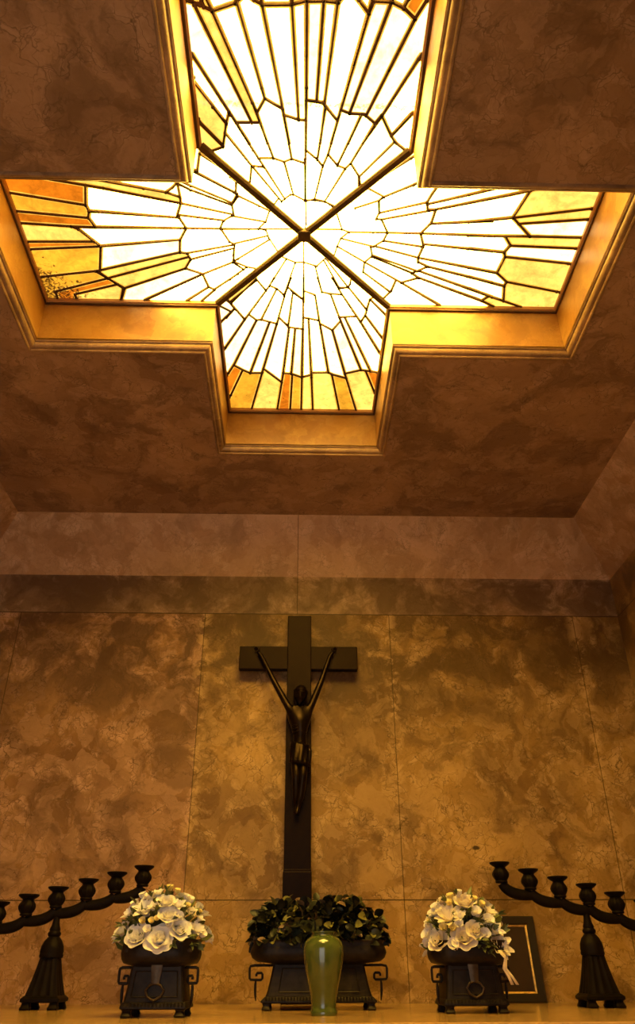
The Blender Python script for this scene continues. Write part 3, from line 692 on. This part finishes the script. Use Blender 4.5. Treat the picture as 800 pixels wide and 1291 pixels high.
# ------------------------------------------------------------------ footed bronze planters
def planter(label, group, loc, wid, dep, K, tab=True):
    """wid, dep: half size of the base plate; K scales the heights"""
    root = thing('planter', label, 'planter', loc, group)
    zf, zp, zb_, zr = .024*K, .046*K, .152*K, .232*K
    bx, by = wid*.92, dep*.92; tx, ty = wid*.80, dep*.78
    bm = bmesh.new()
    loft(bm, [rrect(wid*.96, dep*.96, zf, .006), rrect(wid, dep, zf+.003, .006), rrect(wid, dep, zf+.008, .006), rrect(bx+.004, by+.004, zp-.002, .006), rrect(bx, by, zp, .006)])
    n = int(wid*2/.0125)
    for k in range(n):                                   # gadroons along the plate
        for sy in (-1, 1):
            x = -wid*.93+(k+.5)*2*wid*.93/n; y = sy*(dep*.985)
            tube(bm, [(x, y, zf+.007), (x, sy*(by+.004), zp-.003)], [.0042, .0034], 6)
    obj('base_plate', bm, M_BRONZE, root, smooth=True, angle=35)
    bm = bmesh.new(); rings = []
    for k in range(7):
        u = k/6; s = u**.8
        rings.append(rrect(bx*(1-s)+tx*s, by*(1-s)+ty*s, zp+(zb_-zp)*u, .010, 4))
    loft(bm, rings)
    obj('body', bm, M_BRONZE, root, smooth=True, angle=35)
    for sy in (-1, 1):                                   # raised panel border on front and back
        bm = bmesh.new(); m = .78
        z0, z1 = zp+.014, zb_-.014
        def fp(u, z):
            s = ((z-zp)/(zb_-zp))**.8; return (u*m*(bx*(1-s)+tx*s), sy*(by*(1-s)+ty*s+.001), z)
        pts = [fp(-1, z0), fp(1, z0), fp(1, z1), fp(-1, z1), fp(-1, z0)]
        for a, b in zip(pts, pts[1:]): tube(bm, [a, b], .0022, 6)
        obj('panel_border', bm, M_BRONZE, root)
    bm = bmesh.new(); rings = []
    ox, oy = wid*1.22, dep*1.16
    for hx, hy, z, rr in ((tx*.98, ty*.98, zb_-.004, .02), (tx*1.06, ty*1.06, zb_+.003, .03), (ox*.90, oy*.90, zb_+.010*K, .06), (ox*.97, oy*.97, zb_+.022*K, .075), (ox, oy, zb_+.040*K, .08), (ox*.985, oy*.985, zb_+.056*K, .08), (ox*.95, oy*.95, zr-.008, .07), (ox*.975, oy*.975, zr, .07), (ox*.95, oy*.95, zr+.003, .05), (ox*.90, oy*.90, zr-.002, .045), (ox*.86, oy*.86, zr-.03*K, .045)):
        rings.append(rrect(hx, hy, z, min(rr, dep*.8), 8))
    loft(bm, rings); obj('bowl', bm, M_BRONZE, root, smooth=True, angle=50)
    bm = bmesh.new(); box(bm, -ox*.87, ox*.87, -oy*.87, oy*.87, zr-.05*K, zr-.016*K, .02, 3)
    obj('soil', bm, M_SOIL, root)
    for s in (-1, 1):                                    # scroll handle with a hanging drop
        bm = bmesh.new(); x0 = s*tx*.97; xo = s*ox*1.0; yh = -dep*.35
        w = (abs(xo)-abs(x0))
        q = lambda u, z: (x0+(xo-x0)*u, yh, z)
        kp = [(-.05, .003), (.45, .003), (.80, .003), (.97, .006), (1.0, .014), (1.0, .030), (.99, .046), (.95, .051), (.70, .052), (.38, .052), (.32, .047), (.32, .034), (.37, .029), (.60, .029), (.64, .034), (.63, .040)]
        ku = 0 if tab else .24                           # the key is narrower on the wide planter
        kp = [(u if u > .9 or b < .005 else u+(1-u)*ku, b) for u, b in kp]
        tube(bm, [q(u, zb_-b*K) for u, b in kp], .0046, 8)
        h = obj('handle', bm, M_BRONZE, root, smooth=True)
        bm = bmesh.new()
        q0 = q; q = lambda u, z: q0(u+(1-u)*ku, z)
        tube(bm, [q(.66, zb_-.050*K), q(.68, zb_-.066*K), q(.68, zb_-.086*K), q(.66, zb_-.105*K), q(.63, zb_-.122*K)], [.003, .0048, .0054, .0044, .0016], 8)
        obj('drop', bm, M_BRONZE, h, smooth=True)
    if tab:
        bm = bmesh.new(); yf = -ty
        yb = lambda z: -(by*(1-((z-zp)/(zb_-zp))**.8)+ty*((z-zp)/(zb_-zp))**.8)
        rows = []
        for z, hw in ((zb_+.004, .019), (zb_-.02*K, .0165), (zb_-.045*K, .0145), (zb_-.052*K, .013)):
            y = yb(min(z, zb_))-.006
            rows.append([(-hw, y+.006, z), (-hw, y-.003, z), (-hw*.3, y-.006, z), (hw*.3, y-.006, z), (hw, y-.003, z), (hw, y+.006, z)])
        loft(bm, rows)
        pts = []
        for a, b in ((0, .050), (-.6, .056), (-1, .072), (-.72, .09), (0, .106), (.72, .09), (1, .072), (.6, .056), (0, .050)):
            z = max(zp+.004, zb_-b*K); pts.append((a*.030, yb(z)-.007, z))
        tube(bm, pts, .0042, 8)
        obj('ornament', bm, M_BRONZE2, root, smooth=True, angle=45)
    fm = None
    for sx in (-1, 1):
        for sy in (-1, 1):
            l = (sx*(wid-.022), sy*(dep-.022), 0)
            if fm is None:
                bm = bmesh.new(); loft(bm, [rrect(a, a, z, .006, 3, (0, -o)) for z, a, o in ((0, .015, .005), (.005, .0175, .006), (.011, .015, .002), (.017, .0135, 0), (zf+.002, .0165, 0))])
                fm = obj('foot', bm, M_BRONZE, root, smooth=True, angle=50); fm.location = l
            else: copy_part(fm, root, l, (0, 0, PI if sy > 0 else 0))
    return root, zr
M_SOIL = plain('dark potting soil', (.03, .02, .013), .95)
M_BRONZE2 = metal('worn bronze ornament', (.075, .054, .034), .42, .75, spec=.15)
gP = 'pair of square planters with white bouquets'
PLx, PRx = at(196.5, 1270, 2.98).x-.011, at(597, 1270, 3.14).x+.014
PL = (PLx, 3.085, TZ); PR = (PRx, 3.25, TZ)
_, zrL = planter('square footed bronze planter filled with white flowers, left of the green vase', gP, PL, .109, .105, .95)
_, zrR = planter('square footed bronze planter filled with white flowers, in front of the leaning picture frame', gP, PR, .115, .105, .95)
PC = (at(402, 1267, 3.45).x, 3.56, TZ)
_, zrC = planter('wide footed bronze planter of dark green leaves behind the green vase', None, PC, .222, .112, 1.0, tab=False)

# ------------------------------------------------------------------ flowers
def petal(bm, ang, tilt0, curl, L, Wd, cup, base=0.0, n=5, m=5, tip=0.0, z0=0.0, col=None, lay=None):
    ca, sa = math.cos(ang), math.sin(ang); vs = []
    r, z, t_ = base, z0, tilt0
    for j in range(m+1):
        v = j/m; row = []
        wv = Wd*(.28+.72*math.sin(PI*min(1, .12+.62*v)))*(1-tip*v**3) * (1 if v < .8 else 1-.45*((v-.8)/.2)**2)
        for i in range(n):
            u = -1+2*i/(n-1)
            rr = r-cup*u*u*wv*.9; x = u*wv; zz = z+cup*.25*u*u*wv
            row.append(bm.verts.new((ca*rr-sa*x, sa*rr+ca*x, zz)))
        vs.append(row)
        t_ = tilt0+curl*(v**1.6); r += math.sin(t_)*L/m; z += math.cos(t_)*L/m
    for j in range(m):
        for i in range(n-1):
            bm.faces.new((vs[j][i], vs[j][i+1], vs[j+1][i+1], vs[j+1][i]))
def rose_bm(seed, openness=1.0):
    r = random.Random(seed); bm = bmesh.new()
    for ring, (k, tl, cu, L, Wd, cp, bs) in enumerate(((3, .05, .15, .60, .26, .9, .06), (4, .22, .30, .66, .34, .75, .10), (5, .48, .55, .72, .42, .55, .13), (6, .80, .75, .80, .48, .35, .15))):
        off = r.uniform(0, 6)
        for q in range(k):
            petal(bm, off+q*2*PI/k+r.uniform(-.15, .15), tl*openness+r.uniform(-.06, .06), cu*openness+r.uniform(-.1, .25), L*r.uniform(.92, 1.08), Wd*r.uniform(.92, 1.1), cp, bs, tip=.1)
    return bm
def lily_bm(seed, k=6, w=.30, L=1.0, tilt=.55, curl=.7, tip=.55):
    r = random.Random(seed); bm = bmesh.new()
    for lay in (0, 1):
        for q in range(k):
            petal(bm, q*2*PI/k+lay*PI/k+r.uniform(-.1, .1), tilt*(1-.35*lay)+r.uniform(-.1, .1), curl+r.uniform(-.25, .3), L*(1-.18*lay)*r.uniform(.9, 1.1), w*r.uniform(.9, 1.1), .45, .05, tip=tip)
    return bm
def bud_bm(seed):
    r = random.Random(seed); bm = bmesh.new()
    for q in range(5): petal(bm, q*2*PI/5+r.uniform(-.1, .1), .35, .9, .75, .42, .5, .04, n=4, m=4)
    for q in range(3): petal(bm, q*2*PI/3, .05, .1, .5, .22, .8, .03, n=4, m=4)
    return bm
def petal_mat(name, col, edge):
    t = NT(name); co = t.n('TexCoord').outputs['Object']; n1 = t.noise(co, 3.2, 5, .6)
    c = t.mix(t.ramp(n1, [(.3, 0), (.7, 1)]), edge, col)
    m = t.finish(c, .6, bump=n1, bstr=.1, bdist=.05, spec=.25)
    p = next(n for n in t.t.nodes if n.type == 'BSDF_PRINCIPLED')
    tr = t.n('BsdfTranslucent', {'Color': (*col, 1)}); mx = t.n('MixShader', {0: .25, 1: p.outputs[0], 2: tr.outputs[0]})
    t.t.links.new(mx.outputs[0], t.out.inputs[0]); return m
M_WHITE = petal_mat('white petals', (.95, .93, .88), (.90, .84, .74))
M_CREAM = petal_mat('cream petals', (.94, .88, .74), (.88, .76, .54))
M_YEL = petal_mat('yellow petals', (.95, .86, .42), (.90, .76, .26))
M_GREEN = plain('bouquet leaf', (.10, .115, .03), .45, .4, 30)
M_RIB = plain('cream ribbon', (.75, .60, .36), .4)
def mesh_of(bm, name, mat):
    me = bpy.data.meshes.new(name); bm.to_mesh(me); bm.free(); me.materials.append(mat)
    for p in me.polygons: p.use_smooth = True
    return me
ROSES = [mesh_of(rose_bm(k, .85+.12*k), 'rose', M_WHITE) for k in range(3)]
ROSEC = [mesh_of(rose_bm(k+10, .9+.1*k), 'rose', M_CREAM) for k in range(3)]
LILY = [mesh_of(lily_bm(k), 'lily', M_WHITE) for k in range(2)]
MUM = [mesh_of(lily_bm(k+5, 9, .20, .9, .75, .5, .2), 'daisy', M_CREAM) for k in range(2)]
BUD = [mesh_of(bud_bm(k), 'yellow_blossom', M_YEL) for k in range(2)]
BUDW = [mesh_of(bud_bm(k+3), 'white_blossom', M_WHITE) for k in range(2)]
def leaf_into(bm, p, d, L, Wd, roll, r, bend=.5, n=5, lay=None, col=None, round_=False):
    d = d.normalized(); s = d.cross(Vector((0, 0, 1)))
    if s.length < .05: s = Vector((1, 0, 0))
    s.normalize(); s = Matrix.Rotation(roll, 3, d) @ s; up = s.cross(d)
    rows = []
    for j in range(n+1):
        v = j/n
        w = Wd*(math.sin(PI*min(.97, .04+v*.95))**(.6 if round_ else .9))*(1.0 if round_ else (1.12-.35*v))
        c = p+d*(L*v)+up*(-bend*L*v*v*.6)
        rows.append([bm.verts.new(c+s*(-w)+up*(w*.35)), bm.verts.new(c), bm.verts.new(c+s*w+up*(w*.35))])
    for j in range(n):
        for i in (0, 1):
            f = bm.faces.new((rows[j][i], rows[j][i+1], rows[j+1][i+1], rows[j+1][i])); f.smooth = True
            if lay:
                for l in f.loops: l[lay] = col
def bouquet(label, loc, pc, mx, mz, ax, ay, az, big, group, leaves, ribbon=None, cream=False):
    """big: (photo x, photo y, radius px, kind); the dome is an ellipsoid ax, ay, az round loc"""
    root = thing('bouquet', label, 'flowers', loc, group); r = random.Random(int(pc[0]))
    pal = {'r': ROSEC if cream else ROSES, 'l': LILY, 'm': MUM, 'y': BUD, 'w': BUDW}
    nm = {'r': 'rose', 'l': 'lily', 'm': 'daisy', 'y': 'yellow_blossom', 'w': 'white_blossom'}
    placed = []
    allb = [(a, b, c, k, -1) for a, b, c, k in big]
    for (a, b, c, k) in big:                               # the far side, not seen, gets the like
        if r.random() < .75: allb.append((2*pc[0]-a+r.uniform(-6, 6), b+r.uniform(-5, 5), c, k, 1))
    for a, b, rp_, k, sy in allb:
        dx, dz = (a-pc[0])/mx, (pc[1]-b)/mz
        e_ = (dx/ax)**2+(max(dz, 0)/az)**2
        if e_ > .88: dx *= math.sqrt(.88/e_); dz *= math.sqrt(.88/e_)
        q = 1-(dx/ax)**2-(max(dz, -az*.35)/az)**2
        y = sy*ay*math.sqrt(max(.02, q))*.92
        p = Vector((dx, y, dz)); nrm = Vector((dx/ax**2*.75, y/ay**2, dz/az**2*.9+.5/az)).normalized()
        rad = rp_/mx; me = r.choice(pal[k])
        o = bpy.data.objects.new(nm[k], me); COL.objects.link(o); o.parent = root
        qn = nrm.to_track_quat('Z', 'Y'); o.rotation_mode = 'QUATERNION'
        o.rotation_quaternion = qn @ Matrix.Rotation(r.uniform(0, 6), 3, 'Z').to_quaternion()
        o.location = p-nrm*rad*.9; s = rad*(1.5 if k == 'r' else 1.45 if k in 'lm' else 1.9); o.scale = (s, s, s)
    bm = bmesh.new()
    for _ in range(170):
        th = r.uniform(0, 2*PI); ph = math.acos(r.uniform(-.05, 1)); k = r.uniform(.58, .80)
        d = Vector((math.cos(th)*math.sin(ph), math.sin(th)*math.sin(ph), math.cos(ph)))
        leaf_into(bm, Vector((d.x*ax*k, d.y*ay*k, d.z*az*k)), (d+Vector((r.uniform(-.6, .6), r.uniform(-.6, .6), r.uniform(-.3, .5)))), r.uniform(.03, .055), r.uniform(.007, .013), r.uniform(0, 3), r)
    for a, b, L in leaves:
        dx, dz = (a-pc[0])/mx, (pc[1]-b)/mz
        e_ = (dx/ax)**2+(max(dz, 0)/az)**2
        if e_ > .72: dx *= math.sqrt(.72/e_); dz *= math.sqrt(.72/e_)
        q = 1-(dx/ax)**2-(max(dz, 0)/az)**2; y = -ay*math.sqrt(max(.03, q))*.95
        for _ in range(4):
            d = Vector((dx/ax+r.uniform(-.6, .6), y/ay*.6+r.uniform(-.3, .3), dz/az+r.uniform(-.4, .6)))
            leaf_into(bm, Vector((dx, y, dz)), d, L/mx*r.uniform(.8, 1.2), L/mx*.24, r.uniform(-1, 1), r)
    obj('foliage', bm, M_GREEN, root, smooth='raw')
    bm = bmesh.new(); rings = []
    for k in range(7):
        ph = PI/2*k/6.3; rings.append([(ax*.66*math.cos(ph)*math.cos(2*PI*i/20), ay*.66*math.cos(ph)*math.sin(2*PI*i/20), az*.66*math.sin(ph)-.02) for i in range(20)])
    loft(bm, rings); o = obj('moss_core', bm, M_MOSS, root, smooth=True)
    if ribbon:
        bm = bmesh.new()
        for off in (0, .012):
            rows = []
            for k, (a, b) in enumerate(ribbon):
                x, z = (a-pc[0])/mx+off*(k-1)*.5, (pc[1]-b)/mz; y = -ay*.80-.004*math.sin(k*1.7)
                rows.append([(x-.0055, y, z), (x, y-.003, z), (x+.0055, y, z), (x+.0055, y+.001, z), (x, y-.002, z), (x-.0055, y+.001, z)])
            loft(bm, rows)
        obj('ribbon', bm, M_RIB, root, smooth=True)
    return root
M_MOSS = plain('dark moss', (.025, .028, .01), .9)
def cp(L, s, ox, oy): return [(ox+a/s, oy+b/s, c/s, k) for a, b, c, k in L]
bigL = cp([(455, 195, 66, 'r'), (305, 255, 82, 'l'), (485, 300, 74, 'r'), (275, 455, 84, 'r'), (440, 470, 90, 'r'), (580, 405, 72, 'r'), (690, 405, 62, 'l'), (130, 400, 66, 'r'), (180, 290, 62, 'l'), (325, 145, 48, 'r'), (385, 135, 42, 'l'), (615, 185, 42, 'w'), (645, 275, 52, 'm'), (545, 230, 52, 'l'), (85, 445, 46, 'l'), (265, 150, 36, 'w'), (110, 480, 40, 'l'), (730, 445, 36, 'w'), (590, 165, 30, 'w'), (215, 215, 40, 'w'), (460, 90, 34, 'y'), (520, 118, 28, 'y'), (305, 355, 30, 'y'), (372, 355, 28, 'y'), (408, 340, 24, 'y'), (695, 275, 20, 'y'), (612, 235, 24, 'y'), (60, 430, 34, 'w'), (700, 330, 34, 'l'), (365, 250, 40, 'l'), (500, 380, 36, 'w'), (350, 420, 36, 'w'), (560, 320, 40, 'w')], 5.714, 140, 1100)
leafL = [(140+a/5.714, 1100+b/5.714, c/5.714) for a, b, c in ((205, 185, 60), (165, 490, 60), (540, 530, 60), (400, 280, 50), (345, 180, 50), (590, 290, 50), (735, 270, 50), (655, 530, 60), (195, 390, 45), (450, 55, 45), (230, 350, 45), (70, 350, 50), (640, 480, 50))]
gB = 'white bouquets in the square planters'
bouquet('round white bouquet with yellow blossoms in the planter left of the green vase', (PL[0], PL[1]-.005, TZ+zrL-.012), (PLx*1125/3.085+372+9, 1192.5), 363, 425, .168, .150, .194, bigL, gB, leafL)
bigR = cp([(245, 205, 80, 'm'), (355, 120, 62, 'r'), (175, 350, 60, 'r'), (320, 340, 62, 'r'), (388, 300, 52, 'r'), (535, 380, 74, 'm'), (510, 300, 48, 'l'), (470, 250, 42, 'w'), (405, 200, 38, 'w'), (115, 210, 40, 'l'), (75, 310, 44, 'w'), (225, 78, 38, 'r'), (168, 130, 36, 'w'), (130, 160, 34, 'w'), (490, 190, 38, 'm'), (40, 362, 22, 'w'), (75, 382, 24, 'w'), (105, 250, 32, 'w'), (150, 252, 32, 'w'), (280, 100, 26, 'y'), (265, 142, 24, 'y'), (72, 178, 24, 'y'), (215, 290, 28, 'y'), (262, 293, 30, 'y'), (412, 120, 22, 'y'), (450, 152, 24, 'y'), (45, 200, 20, 'y'), (260, 390, 40, 'w'), (550, 430, 40, 'l'), (95, 360, 30, 'w'), (310, 220, 40, 'l'), (190, 190, 44, 'l'), (440, 330, 36, 'w'), (300, 275, 32, 'w'), (330, 80, 26, 'w')], 4.444, 520, 1100)
leafR = [(520+a/4.444, 1100+b/4.444, c/4.444) for a, b, c in ((240, 110, 45), (70, 215, 40), (195, 265, 40), (240, 330, 40), (360, 215, 45), (430, 270, 45), (440, 395, 60), (545, 215, 40), (410, 370, 45), (420, 420, 45), (450, 440, 40), (310, 75, 36))]
bouquet('round cream bouquet with trailing ribbon in the planter beside the picture frame', (PR[0], PR[1]-.005, TZ+zrR-.012), (PRx*1125/3.25+372+9, 1188.5), 345, 404, .166, .150, .198, bigR, gB, leafR,
        ribbon=[(636, 1196), (641, 1206), (638, 1218), (643, 1228), (646, 1238)], cream=True)

# ------------------------------------------------------------------ dark leafy plant
t = NT('dark hydrangea leaf'); att = t.n('Attribute', attribute_name='leaf').outputs['Color']; co = t.n('TexCoord').outputs['Object']
M_DARKLEAF = t.finish(t.mix(t.math('MULTIPLY', t.noise(co, 60, 4, .6), .5), att, (.012, .012, .005)), .40, spec=.3)
pl = thing('leafy_plant', 'low mound of dark green leaves with painted olive highlights in the wide central planter', 'plant', (PC[0], PC[1], TZ+zrC-.012))
bm = bmesh.new(); lay = bm.loops.layers.float_color.new('leaf'); r = random.Random(11)
AX, AY, AZ = .268, .150, .165
for _ in range(900):
    th = r.uniform(0, 2*PI); ph = math.acos(r.uniform(-.12, 1)); k = r.uniform(.62, 1.03)
    d = Vector((math.cos(th)*math.sin(ph), math.sin(th)*math.sin(ph), math.cos(ph)))
    # a mound with a flat shoulder
    e = Vector((math.copysign(abs(d.x)**.7, d.x)*AX*k, d.y*AY*k, max(-.02, abs(d.z)**.75*AZ*k)))
    c = r.random()
    col = (.25, .23, .05) if c < .17 else (.26, .16, .085) if c < .23 else (.022, .024, .007) if c < .45 else (.007, .007, .003)  # lighter olive leaves: lit highlights put into the leaf colour
    L = r.uniform(.030, .046)
    dd = Vector((d.x*.6+r.uniform(-.9, .9), d.y*.6+r.uniform(-.9, .5), d.z*.6+r.uniform(-.7, .7)))
    leaf_into(bm, e, dd, L, L*r.uniform(.34, .44), r.uniform(-1.5, 1.5), r, .5, 5, lay, (*col, 1), True)
obj('foliage', bm, M_DARKLEAF, pl, smooth='raw')
bm = bmesh.new(); rings = []
for k in range(7):
    ph = PI/2*k/6.3; rings.append([(AX*.80*math.cos(ph)*math.cos(2*PI*i/24), AY*.72*math.cos(ph)*math.sin(2*PI*i/24), AZ*.74*math.sin(ph)-.02) for i in range(24)])
loft(bm, rings); obj('moss_core', bm, M_MOSS, pl, smooth=True)
bm = bmesh.new()
for _ in range(26):
    th = r.uniform(0, 2*PI); q = math.sqrt(r.random()); x, y = q*math.cos(th), q*math.sin(th)
    tube(bm, [(x*.16, y*.07, -.04), (x*.20, y*.10, .05), (x*.24, y*.13, .13*(1-q*.4))], [.004, .0035, .002], 6)
obj('stem', bm, M_MOSS, pl, smooth=True)

# ------------------------------------------------------------------ green vase
t = NT('celadon glaze'); co = t.n('TexCoord').outputs['Object']
n1 = t.noise(co, 16, 6, .6, .4)
M_VASE = t.finish(t.mix(t.ramp(n1, [(.3, 0), (.7, 1)]), (.050, .074, .013), (.082, .108, .023)), .13, coat=.6, spec=.6)
bm = bmesh.new()
VY = 3.10; vx = at(408, 1280, VY).x; vh = at(408, 1174.5, VY).z-TZ
k = vh/.255; vr = .0705
prof = [(.030, 0), (.0465, 0), (.0475, .004), (.0475, .013), (.0445, .017), (.0430, .024), (.0435, .040), (.0475, .065), (.0555, .100), (.0635, .135), (.0690, .165), (.0710, .188), (.0700, .206), (.0650, .222), (.0560, .233), (.0440, .2395), (.0400, .2425), (.0395, .247), (.0420, .250), (.0445, .253), (.0440, .255), (.0400, .2545), (.0360, .250), (.0350, .240), (.045, .225), (.062, .200), (.060, .160), (.04, .06), (.03, .02)]
lathe(bm, [(a*vr/.071, b*k) for a, b in prof], 64)
tag(obj('vase', bm, M_VASE, None, smooth=True, angle=60), 'glossy olive green ceramic vase at the centre front of the altar', 'vase').location = (vx, VY, TZ)

# ------------------------------------------------------------------ leaning picture frame
fb = Vector(at(688, 1263, 4.14)); FWd, FH = .29, .36
rt = thing('picture_frame', 'black picture frame with thin gold line leaning on the wall at right', 'picture frame', (fb.x-FWd/2, 4.118, TZ))
tilt = math.asin(.060/FH)
tm = Matrix.Rotation(-tilt, 4, 'X')
def leaned(bm):
    bmesh.ops.transform(bm, matrix=tm, verts=bm.verts); return bm
M_FRAME = plain('black lacquered frame', (.022, .016, .012), .3)
M_GOLD = metal('gilt fillet', (.62, .40, .13), .4, .9)
M_PIC = plain('dark picture', (.035, .018, .010), .35, .5, 9)
h = FWd/2; b = .040
bm = bmesh.new()
rg = [[(-x, y, z0) if False else (x, y, z) for x, z in ((-h+i, i), (h-i, i), (h-i, FH-i), (-h+i, FH-i))] for i, y, z0 in ((0, .018, 0), (0, 0, 0), (.006, -.006, 0), (b-.008, -.004, 0), (b, .004, 0), (b, .018, 0), (0, .018, 0))]
loft(bm, rg, True, False); obj('border', leaned(bm), M_FRAME, rt)
bm = bmesh.new()
rg = [[(x, y, z) for x, z in ((-h+i, i), (h-i, i), (h-i, FH-i), (-h+i, FH-i))] for i, y in ((b-.002, .010), (b-.002, .002), (b+.006, .004), (b+.007, .010), (b-.002, .010))]
loft(bm, rg, True, False); obj('gold_line', leaned(bm), M_GOLD, rt)
bm = bmesh.new(); box(bm, -h+b-.002, h-b+.002, .008, .013, b-.002, FH-b+.002); obj('picture', leaned(bm), M_PIC, rt)

# ------------------------------------------------------------------ outside, light
bm = bmesh.new(); box(bm, -6, 6, -8, FY-.16, FZ-.25, FZ-.12); struct('ground', bm, M_OUT)
w = bpy.data.worlds.new('sky'); SC.world = w; w.use_nodes = True
bg = w.node_tree.nodes['Background']; bg.inputs[0].default_value = (.75, .80, 1.0, 1); bg.inputs[1].default_value = SKY_S
def lamp(name, typ, loc, energy, col, rot=(0, 0, 0), **k):
    d = bpy.data.lights.new(name, typ); d.energy = energy; d.color = col
    for a, v in k.items(): setattr(d, a, v)
    o = bpy.data.objects.new(name, d); COL.objects.link(o); o.location = loc; o.rotation_euler = rot; return o
p = lamp('doorway_daylight', 'AREA', ((DX0+DX1)/2, FY-.14, (FZ+DZ)/2), DOOR_E, DOOR_C, (PI/2, 0, 0), shape='RECTANGLE', size=DX1-DX0-.02, size_y=DZ-FZ-.02)
lamp('added_warm_fill', 'POINT', (1.3, .9, .55), FILL_E, (1.0, .55, .16), shadow_soft_size=.09)  # added warm fill from an unseen, made-up lamp, switched off

SC.view_settings.view_transform = 'Standard'; SC.view_settings.look = 'None'; SC.view_settings.gamma = 1.0
SC.view_settings.exposure = EXPO; SC.view_settings.use_curve_mapping = False
try:
    SC.cycles.use_denoising = True; SC.cycles.max_bounces = 10; SC.cycles.diffuse_bounces = 6; SC.cycles.sample_clamp_indirect = 6.0
except Exception: pass
